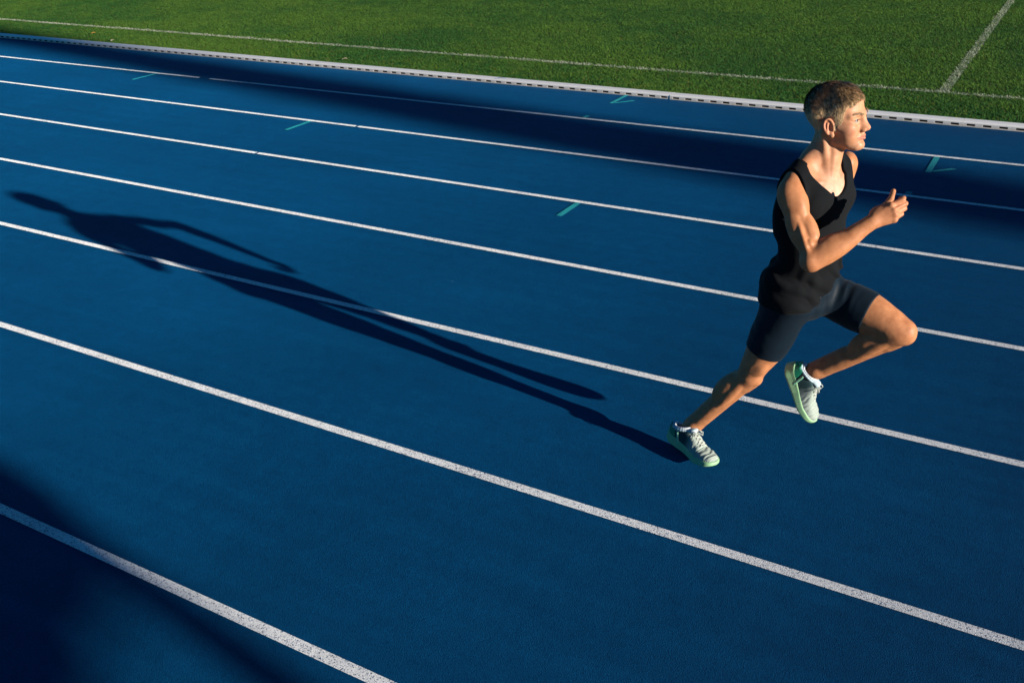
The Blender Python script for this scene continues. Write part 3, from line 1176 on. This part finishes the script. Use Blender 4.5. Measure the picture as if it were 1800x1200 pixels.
wd = (.0004 + .0004 * rng.uniform(0, 1, NL))[:, None] * (1 + .6 * topw[:, None])
r0 = P0 - N0 * .002
r1 = P0 + d1 * (length * .5)[:, None]
r2 = r1 + d2 * (length * .6)[:, None]
# strands of the longer top gather into locks
topi = np.where(topw > .25)[0]
lk = rng.choice(topi, 900, replace=False)
near = np.empty(len(topi), int)
for s0 in range(0, len(topi), 2000):
    blk = topi[s0:s0 + 2000]
    near[s0:s0 + 2000] = ((P0[blk][:, None, :] - P0[lk][None, :, :]) ** 2).sum(2).argmin(1)
lt = P0[lk] + d1[lk] * (length[lk] * .55)[:, None] + d2[lk] * (length[lk] * .75)[:, None] + N0[lk] * (rng.uniform(-.001, .007, (900, 1)))
gsh = .45 * topw[topi][:, None]
r2[topi] = r2[topi] * (1 - gsh) + lt[near] * gsh
r1[topi] = r1[topi] * (1 - gsh * .5) + (.5 * P0[lk][near] + .5 * lt[near] + N0[topi] * .003) * gsh * .5
lock_tone = np.ones(NL)
lock_tone[topi] = (.55 + .9 * rng.uniform(0, 1, 900))[near]
HV = np.stack([r0 - sidev * wd, r0 + sidev * wd, r1 - sidev * wd * .9, r1 + sidev * wd * .9, r2], 1).reshape(-1, 3)
b0 = np.arange(NL)[:, None] * 5
tris = np.concatenate([b0 + A(0, 1, 3), b0 + A(0, 3, 2), b0 + A(2, 3, 4)]).astype(int)
hair = child(mesh_np('hair', HV, tris, M_hair, None, False))
hc_side, hc_top = A(.66, .46, .25), A(.28, .172, .082)
colw = sstep(L0[:, 2] + .012 * rng.normal(0, 1, NL), .040, .092)[:, None]
tcol = hc_side * (1 - colw) + hc_top * colw
tcol = tcol * lock_tone[:, None] * (1 + (rng.uniform(0, 1, (NL, 1)) - .5) * (.35 + .75 * topw[:, None]))
point_color(hair, 'tint', np.repeat(tcol, 5, 0))
# scalp under the hair takes the colour of the hair roots
scal = body.data.attributes['tint']
rootw = np.zeros(n_)
rootw[sel] = 1
tint2 = tint.copy()
tl_ = sstep(hl[:, 2], .02, .09)[:, None]
rc = A(.40, .26, .14) * (1 - tl_) + A(.075, .045, .025) * tl_
tint2 = np.where(rootw[:, None] > 0, rc, tint2)
cc = np.ones((n_, 4), np.float32)
cc[:, :3] = tint2
scal.data.foreach_set('color', cc.ravel())

# dark lash line of the half closed lids
M_lash = mat('eyelash', (0.035, 0.018, 0.012), 0.6)
for sg in (-1, 1):
    nb_ = 46
    q = np.linspace(0, 1, nb_)
    c0 = np.stack([.0895 - .0085 * q + .002 * np.sin(q * 3.1), sg * (.0195 + .0245 * q),   .0108 + .0012 * np.sin(q * 3.1) - .0010 * q], 1)
    pw = HD.o + HS * (c0 @ HD.M)
    dd = HD.F * .8 + HD.L * sg * (q[:, None] - .4) * .9 - HD.U * .25
    sd = HD.L * .0010
    vv = np.stack([pw - sd - HD.F * .002, pw + sd - HD.F * .002, pw + dd * .0065], 1).reshape(-1, 3)
    child(mesh_np('eyelash', vv, np.arange(3 * nb_).reshape(-1, 3), M_lash, None, False))

# eyebrows
M_brow = mat('eyebrow', (0.30, 0.18, 0.09), 0.6)
for sg in (-1, 1):
    nb_ = 240
    q = rng.uniform(0, 1, nb_)
    c0 = np.stack([.1045 - .024 * q ** 1.5, sg * (.013 + .036 * q), .0255 + .007 * np.sin(q * 2.4)], 1) + rng.normal(0, .0012, (nb_, 3)) * A(.3, 1, 1.4)
    pw = HD.o + HS * (c0 @ HD.M)
    dd = (HD.L * sg * .9 - HD.F * .35 + HD.U * .25) + rng.normal(0, .25, (nb_, 3))
    dd /= np.linalg.norm(dd, axis=1, keepdims=True)
    sd = HD.U * .0007
    vv = np.stack([pw - sd, pw + sd, pw + dd * .008], 1).reshape(-1, 3)
    child(mesh_np('eyebrow', vv, np.arange(3 * nb_).reshape(-1, 3), M_brow, None, False))


# ---- tank top
def cloth_mat(name, colr, rough, weave, sheen=0.2):
    m = mat(name, colr, rough, 0.3)
    k = NT(m)
    p = k.pos()
    k.color(k.ramp(k.noise(25, 4, 0.6, p), [(0.3, tuple(c * .85 for c in colr)), (0.7, tuple(c * 1.12 for c in colr))]))
    h = k.math('ADD', k.noise(weave, 2, 0.5, p), k.math('MULTIPLY', k.noise(60, 3, 0.6, p), 1.2))
    k.normal(k.bump(h, 0.3, 0.0016))
    k.b.inputs['Specular IOR Level'].default_value = 0.16
    k.b.inputs['Sheen Weight'].default_value = sheen
    return m


M_tank = cloth_mat('tank_cloth', (0.0019, 0.0028, 0.0042), 0.9, 900, 0.02)
M_short = cloth_mat('shorts_cloth', (0.0009, 0.0072, 0.0150), 0.58, 1100, 0.03)


def cloth(name, B, region, off, lo, hi, h, m, fold=None, smooth=6):
    G, lo, ax = B.grid(h, lo, hi, pad=.06)
    X, Y, Z = np.meshgrid(*ax, indexing='ij', sparse=True)
    G = G - off
    R = region(X, Y, Z)
    q = np.maximum(.004 - np.abs(G - R), 0) / .004
    G = np.maximum(G, R) + q * q * .001
    V, F = surface_nets(G.astype(np.float32), lo, h)
    V = smooth_mesh(V, F, smooth, .5)
    if fold is not None:
        V = V + vnormals(V, F) * fold(V)[:, None]
    return child(mesh_np(name, V, F, m))


TB = Body()
torso(TB)
for q_ in 'rl':
    ax_q = unit(J[q_ + 'elb'] - J[q_ + 'sho'])
    TB.ell(J[q_ + 'sho'] + ax_q * .02, (.045, .045, .056), Frame(J[q_ + 'sho'], A(1, 0, .3), -ax_q), .02)
for s_ in (-1, 1):
    TB.ell(PV.w(-.062, s_ * .072, -.045), (.082, .080, .092), PV, .035)
TB.cone(J['rhip'], J['rhip'] + A(-.03, 0, -.10), .094, .090, .04)
TB.cone(J['lhip'], J['lhip'] + A(.05, .02, -.04), .090, .084, .04)
TB.ell(PV.w(-.045, -.088, .030), (.083, .076, .102), PV, .05)        # loose cloth over the back of the hip
TB.ell(PV.w(-.072, .0, .03), (.066, .12, .11), PV, .05)
TB.ell(CH.w(.03, 0, -.16), (.085, .12, .10), CH, .05)
TB.ell(PV.w(.055, .055, .035), (.073, .092, .088), PV, .05)


def tank_region(X, Y, Z):
    d = [X - CH.o[0], Y - CH.o[1], Z - CH.o[2]]
    f, l, u = [d[0] * CH.M[i, 0] + d[1] * CH.M[i, 1] + d[2] * CH.M[i, 2] for i in range(3)]
    # neck scoop: deep in front, shallow behind
    hw = .074 + .022 * np.clip((u - .06) / .12, 0, 1)
    scoop_b = np.where(f > 0, .088, .135)
    e = (np.abs((l + .010) / hw) ** 1.6 + np.abs(np.minimum(u - (scoop_b + .100), 0) / .100) ** 1.6) ** (1 / 1.6)
    neck = (1 - e) * .06
    r = neck
    for sg in (-1, 1):
        al = np.abs(l) * 0 + l * sg
        # arm hole: oval opening round the shoulder joint, looking from the side
        ee = np.sqrt(((f - .005) / .062) ** 2 + (np.minimum(np.maximum(u - .10, -.3), .0) / .118) ** 2)
        edge = .128 - .004 * np.clip((u - .02) / .1, 0, 1) + .030 * np.clip(ee - .55, 0, 1) ** 1 * 1.3
        r = np.maximum(r, np.minimum((1 - ee) * .06, al - edge) if False else np.minimum(al - (.152 if sg < 0 else .136) + .022 * np.clip((.06 - u) / .12, 0, 1), (1.0 - ee) * .07))
    r = np.maximum(r, hem_z(X, Y) - Z)
    return r


def hem_z(X, Y):
    """height of the tank's hem above the ground: low over the right hip, ridden up over the raised left thigh"""
    dx, dy = X - PV.o[0], Y - PV.o[1]
    fp = dx * PV.F[0] + dy * PV.F[1]
    lp = dx * PV.L[0] + dy * PV.L[1]
    return PV.o[2] - .034 + .005 * np.sin(lp * 40) + .85 * np.clip(lp + fp * .5 + .045, 0, .3)


def tank_fold(V):
    q = CH.loc(V)
    low = sstep(-q[:, 2], .02, .22)
    back = sstep(-q[:, 0], -.02, .08)
    t = q[:, 2] * .75 + q[:, 1] * .75 + .06 * vnoise(V, 9) * 1.0
    a = np.sin(t * 95 + 2.5 * vnoise(V + 3.0, 7)) * (.5 + .5 * vnoise(V + 11.0, 10))
    t2 = q[:, 2] * .35 - q[:, 1] + .05 * vnoise(V + 20.0, 8)
    b = np.sin(t2 * 70) * (.5 + .5 * vnoise(V + 31.0, 6))
    return np.maximum((.0075 * a + .0036 * b) * low + .0042 * vnoise(V + 5.0, 14) * low + .0008 * vnoise(V, 40), -.0035)


cloth('tank_top', TB, tank_region, .0100, (-1.10, -6.90, .80), (-.58, -6.36, 1.52), .0027, M_tank, tank_fold)

# ---- shorts
SB = Body()
SB.ell(PV.w(-.005, 0, .0), (.100, .150, .105), PV, .04)
torso(SB)
thighs(SB)
legs(SB, True)
SB.ell(PV.w(.045, 0, -.045), (.055, .060, .060), PV, .03)


def shorts_region(X, Y, Z):
    r = Z - (hem_z(X, Y) + .020)
    for side, t in (('r', .665), ('l', .63)):
        h, kn = J[side + 'hip'], J[side + 'kne']
        ax = unit(kn - h)
        c = h + (kn - h) * t
        pl = (X - c[0]) * ax[0] + (Y - c[1]) * ax[1] + (Z - c[2]) * ax[2]
        ox, oy, oz = X - c[0], Y - c[1], Z - c[2]
        near = np.sqrt(ox * ox + oy * oy + oz * oz) - .22
        r = np.maximum(r, np.minimum(pl, -near))
    return r


def shorts_fold(V):
    out = .0010 * vnoise(V, 30)
    hp = J['lhip'] + A(.02, -.02, .03)
    d = np.linalg.norm(V - hp, axis=1)
    out += .0028 * np.sin(d * 170 + 3 * vnoise(V, 12)) * np.exp(-((d - .10) / .055) ** 2)
    c = J['rhip']
    t = (V - c) @ unit(A(.4, -.2, .9))
    out += .0006 * np.sin(t * 90 + 3 * vnoise(V, 9)) * np.clip(.5 + vnoise(V + 4., 7), 0, 1)
    return out


cloth('shorts', SB, shorts_region, .0050, (-1.13, -6.88, .50), (-.46, -6.26, 1.0), .003, M_short, shorts_fold)

# ---- shoes
M_sole = mat('shoe_sole', (0.30, 0.52, 0.30), 0.55, 0.4)
k = NT(M_sole)
k.color(k.ramp(k.noise(22, 4, 0.6), [(0.3, (0.20, 0.40, 0.21)), (0.7, (0.29, 0.50, 0.27))]))
M_upper = mat('shoe_knit', (0.5, 0.52, 0.48), 0.8, 0.3)
k = NT(M_upper)
tc = k.n('ShaderNodeTexCoord')
wv = k.n('ShaderNodeTexWave', wave_type='BANDS', bands_direction='X')
wv.inputs['Scale'].default_value = 32
wv.inputs['Distortion'].default_value = 7
wv.inputs['Detail'].default_value = 3
k.l(tc.outputs['Object'], wv.inputs['Vector'])
sp_ = k.n('ShaderNodeSeparateXYZ')
k.l(tc.outputs['Object'], sp_.inputs[0])
light = k.mix(k.ramp(wv.outputs['Fac'], [(0.02, (1, 1, 1)), (0.35, (0, 0, 0))]), (0.29, 0.345, 0.305), (0.20, 0.25, 0.225))
hm = k.n('ShaderNodeMapRange')
for i, v in enumerate((0.120, 0.155, 1.0, 0.0)):
    hm.inputs[i + 1].default_value = v
k.l(k.math('ADD', sp_.outputs[0], k.math('MULTIPLY', k.noise(40, 4, 0.7, tc.outputs['Object']), 0.03)), hm.inputs[0])
k.color(k.mix(hm.outputs[0], light, (0.018, 0.05, 0.055)))
k.normal(k.bump(k.math('ADD', k.noise(500, 2, 0.5), k.math('MULTIPLY', wv.outputs['Fac'], 0.7)), 0.35, 0.0025))
M_heel = mat('shoe_heel_green', (0.012, 0.22, 0.12), 0.5, 0.4)
M_clip = mat('shoe_clip', (0.22, 0.50, 0.33), 0.45, 0.4)
M_collar = mat('shoe_collar', (0.34, 0.44, 0.48), 0.85, 0.2)
M_lace = mat('shoe_lace', (0.36, 0.39, 0.35), 0.85, 0.2)
M_sock = mat('sock_white', (0.60, 0.63, 0.65), 0.9, 0.2)
k = NT(M_sock)
k.normal(k.bump(k.noise(700, 2, 0.5), 0.5, 0.002))


def shoe(side):
    fr = SHOE[side]
    mir = 1.0 if side == 'l' else -1.0          # +y = outer side
    bend = .34 if side == 'r' else .10
    xb = .180

    def curve(x):                               # centre line of the last
        return mir * (-.012 * np.sin(np.clip((x - .05) / .24, 0, 1) * math.pi * .9) + .004)

    def wsole(x):
        xs = [-.02, .0, .03, .075, .12, .20, .235, .262, .30]
        ws = [.035, .036, .037, .037, .036, .0485, .050, .050, .050]
        return np.interp(x, xs, ws)

    def hup(x):
        return np.interp(x, [0, .02, .06, .095, .125, .16, .20, .24, .27, .29], [.100, .104, .100, .108, .104, .084, .066, .055, .047, .040])

    def grid(lo, hi, h):
        ax = [np.arange(lo[i], hi[i], h) for i in range(3)]
        return np.meshgrid(*ax, indexing='ij', sparse=True), np.array(lo, float)

    def smax(a, b, k):
        q = np.maximum(k - np.abs(a - b), 0) / k
        return np.maximum(a, b) + q * q * k * .25

    def to_world(V):
        V = V.copy()
        # toes bend up at the ball of the foot
        dx = np.maximum(V[:, 0] - xb, 0)
        an = bend * np.clip(dx / .03, 0, 1)
        ca, sa = np.cos(an), np.sin(an)
        x, z = V[:, 0] - xb, V[:, 2]
        m = V[:, 0] > xb
        V[:, 0] = np.where(m, xb + x * ca - z * sa, V[:, 0])
        V[:, 2] = np.where(m, x * sa + z * ca, V[:, 2])
        return V

    root = bpy.data.objects.new('shoe', None)
    COL.objects.link(root)
    root.parent = person
    mw = Matrix([list(fr.F * SHOE_K[side]), list(fr.L * SHOE_K[side]), list(fr.U * SHOE_K[side])]).transposed().to_4x4()
    mw.translation = Vector(fr.o + PINV)
    root.matrix_local = mw

    def part(name, V, F, m):
        return mesh_np(name, to_world(V), F, m, root)

    h = .0026
    # sole
    (X, Y, Z), lo = grid((-.02, -.07, -.02), (.315, .07, .075), h)
    yc = curve(X)
    ends = np.sqrt(np.maximum(0, 1 - np.clip((.034 - X) / .039, 0, 1) ** 2.2)) * np.sqrt(np.maximum(0, 1 - np.clip((X - .225) / .066, 0, 1) ** 2.6))
    top = np.interp(X, [0, .03, .09, .14, .2, .29], [.058, .052, .043, .036, .031, .030])
    bot = np.interp(X, [-.01, .0, .035, .20, .25, .29], [.016, .010, .0, .0, .004, .014])
    w = wsole(X) * np.maximum(ends, 1e-3) + .003 * np.clip((.02 - Z) / .03, -.3, 1)
    G = smax(np.abs(Y - yc) - w, smax(Z - top, bot - Z, .004), .008)
    # grooves down the side of the heel
    G = G + .00015 * np.sin((X + Z * .8) * 520) * (np.clip((.13 - X) / .02, 0, 1)) * (np.abs(Y - yc) > w - .008)
    V, F = surface_nets(G, lo, h)
    part('sole', V, F, M_sole)
    # upper
    (X, Y, Z), lo = grid((-.02, -.065, .0), (.315, .065, .135), h)
    yc = curve(X)
    Xh = X - .14 * np.clip(Z - .035, 0, .06)
    ends = np.sqrt(np.maximum(1e-4, 1 - np.clip((.034 - Xh) / .036, 0, 1) ** 2.2)) * np.sqrt(np.maximum(1e-4, 1 - np.clip((X - .225) / .062, 0, 1) ** 2.6))
    w = (wsole(X) - .002) * ends
    H = hup(X) * (.35 + .65 * np.clip(ends * 1.5, 0, 1))
    lean = np.clip(Z / .11, 0, 1)
    w = w * (1 - .12 * lean)
    pw = np.interp(X, [.10, .17], [6.5, 3.4])
    e = (np.abs((Y - yc) / np.maximum(w, .002)) ** pw + np.abs(Z / H) ** pw) ** (1 / pw)
    U = (e - 1) * np.minimum(w, .035)
    U = smax(U, .018 - Z, .004)
    U = np.maximum(U, np.maximum(-.0018 - Xh, X - .2868))
    # ankle opening
    op = 1 - np.sqrt(((X - .058) / .046) ** 2 + ((Y - yc) / .0295) ** 2)
    op = np.minimum(op * .03, Z - .052)
    slope = Z - (.088 + .018 * np.clip((X - .05) / .05, -.6, 1) + .03 * np.clip((.02 - X) / .03, 0, 1))
    U0 = U.copy()
    U = smax(U, op, .004)
    U = smax(U, slope, .005)
    V, F = surface_nets(U, lo, h)
    N = vnormals(V, F)
    crease = .0016 * np.sin(V[:, 0] * 260 + 4 * vnoise(V, 25)) * sstep(V[:, 0], .13, .17) * sstep(V[:, 2], .03, .05)
    V = V + N * crease[:, None]
    part('upper', V, F, M_upper)
    # heel counter and clip
    Hc = np.maximum(U - .0022, np.maximum(np.maximum(X - (.052 - .35 * (Z - .06)), Z - .088), .034 - Z))
    V, F = surface_nets(Hc, lo, h)
    part('heel_counter', V, F, M_heel)
    stripe = np.abs(X - (.066 - .42 * (Z - .06))) - .0055
    Hc = np.maximum(U - .0034, np.maximum(np.maximum(stripe, Z - .080), .024 - Z))
    V, F = surface_nets(Hc, lo, h)
    if len(V):
        part('heel_clip', V, F, M_clip)
    # padded collar round the opening
    B = Body()
    pts = []
    for a in np.linspace(0, 2 * math.pi, 25):
        x = .056 + .046 * math.cos(a)
        z = .089 + .018 * np.clip((x - .05) / .05, -.6, 1) + .03 * np.clip((.02 - x) / .03, 0, 1)
        pts.append(A(x, float(curve(np.array(x))) + .0305 * math.sin(a), z))
    for a, b in zip(pts[:-1], pts[1:]):
        B.cone(a, b, .0048, .0048, .003)
    for tx in np.linspace(.100, .118, 4):        # tongue top
        B.ell(A(tx, float(curve(np.array(tx))), .108 + (tx - .10) * .4), (.008, .022, .011), None, .006)
    Gc, l2, _ = B.grid(h)
    V, F = surface_nets(Gc, l2, h)
    part('collar', V, F, M_collar)
    # sock rim
    B = Body()
    for a, b in zip(pts[:-1], pts[1:]):
        cx = A(.056, float(curve(np.array(.056))), 0)
        sa = cx + (a - cx) * A(.80, .82, 1) + A(0, 0, .007)
        sb = cx + (b - cx) * A(.80, .82, 1) + A(0, 0, .007)
        B.cone(sa, sb, .0050, .0050, .003)
        B.cone(sa - A(0, 0, .012), sb - A(0, 0, .012), .0050, .0050, .006)
    Gc, l2, _ = B.grid(h)
    V, F = surface_nets(Gc, l2, h)
    part('sock', V, F, M_sock)
    # laces: crossings over the instep and a bow
    B = Body()
    st = np.linspace(.118, .180, 5)

    def surf(x, y):
        hh = float(hup(x))
        c0 = float(curve(np.array(x)))
        ww = float(wsole(x)) * .82
        yy = min(.95, abs(y) / ww)
        return A(x, c0 + y, hh * (1 - yy ** 2.6) ** (1 / 2.6) + .0035)
    for i in range(len(st) - 1):
        for sg in (-1, 1):
            P_ = [surf(st[i] + (st[i + 1] - st[i]) * q, sg * (.017 - .034 * q)) for q in np.linspace(0, 1, 6)]
            for a, b in zip(P_[:-1], P_[1:]):
                B.cone(a, b, .0026, .0026, .001)
    for sg in (-1, 1):
        kx = surf(.118, 0) + A(0, 0, .004)
        loop = [kx, kx + A(.010, sg * .016, .010), kx + A(.024, sg * .026, .006), kx + A(.030, sg * .022, -.006), kx + A(.014, sg * .008, .001), kx]
        for a, b in zip(loop[:-1], loop[1:]):
            B.cone(a, b, .0021, .0021, .001)
        tail = [kx, kx + A(.008, sg * .022, .004), kx + A(.014, sg * .036, -.010)]
        for a, b in zip(tail[:-1], tail[1:]):
            B.cone(a, b, .0020, .0018, .001)
    Gc, l2, _ = B.grid(.0018)
    V, F = surface_nets(Gc, l2, .0018)
    part('lace', V, F, M_lace)


shoe('r')
shoe('l')


# ---------------------------------------------------------------- trees beside the track, towards the sun (their shadows cross the lanes)
M_leaf = mat('tree_leaf', (0.04, 0.08, 0.02), 0.6, 0.3)
k = NT(M_leaf)
k.color(k.ramp(k.noise(1.5, 3, 0.6), [(0.3, (0.035, 0.07, 0.018)), (0.7, (0.07, 0.11, 0.03))]))
M_bark = mat('bark', (0.12, 0.09, 0.06), 0.9, 0.2)
k = NT(M_bark)
k.color(k.ramp(k.noise(9, 6, 0.7), [(0.3, (0.08, 0.06, 0.04)), (0.7, (0.17, 0.13, 0.09))]))


def limb(bm, a, b, ra, rb, n=9):
    a, b = Vector(a), Vector(b)
    d = (b - a).normalized()
    s = d.orthogonal().normalized()
    t = d.cross(s)
    r0 = [bm.verts.new(a + (s * math.cos(q) + t * math.sin(q)) * ra) for q in np.linspace(0, 2 * math.pi, n, endpoint=False)]
    r1 = [bm.verts.new(b + (s * math.cos(q) + t * math.sin(q)) * rb) for q in np.linspace(0, 2 * math.pi, n, endpoint=False)]
    for i in range(n):
        bm.faces.new([r0[i], r0[(i + 1) % n], r1[(i + 1) % n], r1[i]])
    bm.faces.new(r0[::-1])
    bm.faces.new(r1)


def leaves(name, P, size, parent):
    n = len(P)
    a = rng.normal(0, 1, (n, 3))
    a /= np.linalg.norm(a, axis=1, keepdims=True)
    b = np.cross(a, rng.normal(0, 1, (n, 3)))
    b /= np.linalg.norm(b, axis=1, keepdims=True)
    s = size * rng.uniform(.6, 1.3, (n, 1))
    V = np.stack([P - a * s, P + b * s * .45, P + a * s, P - b * s * .45], 1).reshape(-1, 3)
    return mesh_np(name, V, np.arange(4 * n).reshape(-1, 4), M_leaf, parent, False)


# tall narrow cypress far down the straight
cyp = empty('cypress_tree', (60.0, -11.28, -0.03), 'tall narrow dark cypress standing beside the far end of the track', 'tree')
bm = bmesh.new()
limb(bm, (0, 0, 0), (0, 0, 9.0), .22, .13)
limb(bm, (0, 0, 9.0), (0, 0, 22.0), .13, .03)
bm_obj('trunk', bm, M_bark, cyp, True)
n = 70000
z = 1.2 + 21.8 * rng.uniform(0, 1, n) ** 0.85
rad = np.interp(z, [1.2, 3.0, 8.0, 14.0, 15.7, 16.6, 18.6, 22.6], [.5, 1.2, 1.05, .66, .55, .50, .42, .30])
ang = rng.uniform(0, 2 * np.pi, n)
rr = rad * np.sqrt(rng.uniform(0, 1, n)) * (1 + .16 * vnoise(np.stack([np.cos(ang), np.sin(ang), z], 1), 1.6))
leaves('crown', np.stack([rr * np.cos(ang), rr * np.sin(ang), z], 1), .13, cyp)

# young tree just outside the track
yt = empty('slender_tree', (14.0, -11.10, -0.03), 'slender tree with a thin bare trunk and lopsided crown beside the track', 'tree')
bm = bmesh.new()
ZT = 0.965
limb(bm, (0, 0, 0), (0, 0, 3.25 + ZT), .085, .070)
limb(bm, (0, 0, 3.2 + ZT), (0, -.35, 3.9 + ZT), .048, .03)
limb(bm, (0, 0, 3.2 + ZT), (.2, -.7, 3.7 + ZT), .04, .02)
limb(bm, (0, -.35, 3.88 + ZT), (-.1, -.6, 4.8 + ZT), .03, .012)
bm_obj('trunk', bm, M_bark, yt, True)
pts = []
for (cy_, cz_, ry_, rz_, m_) in ((-.33, 3.42, .42, .26, 13000), (-.62, 3.34, .40, .26, 9000), (-.98, 3.46, .58, .52, 22000), (-1.32, 4.0, .78, .8, 20000), (-1.05, 4.4, .60, .6, 12000)):
    q = rng.normal(0, 1, (m_, 3))
    q /= np.linalg.norm(q, axis=1, keepdims=True)
    q *= rng.uniform(0, 1, (m_, 1)) ** .4
    pts.append(q * A(.6, ry_, rz_) + A(0, cy_, cz_ + ZT))
pts = np.concatenate(pts)
leaves('crown', pts, .055, yt)
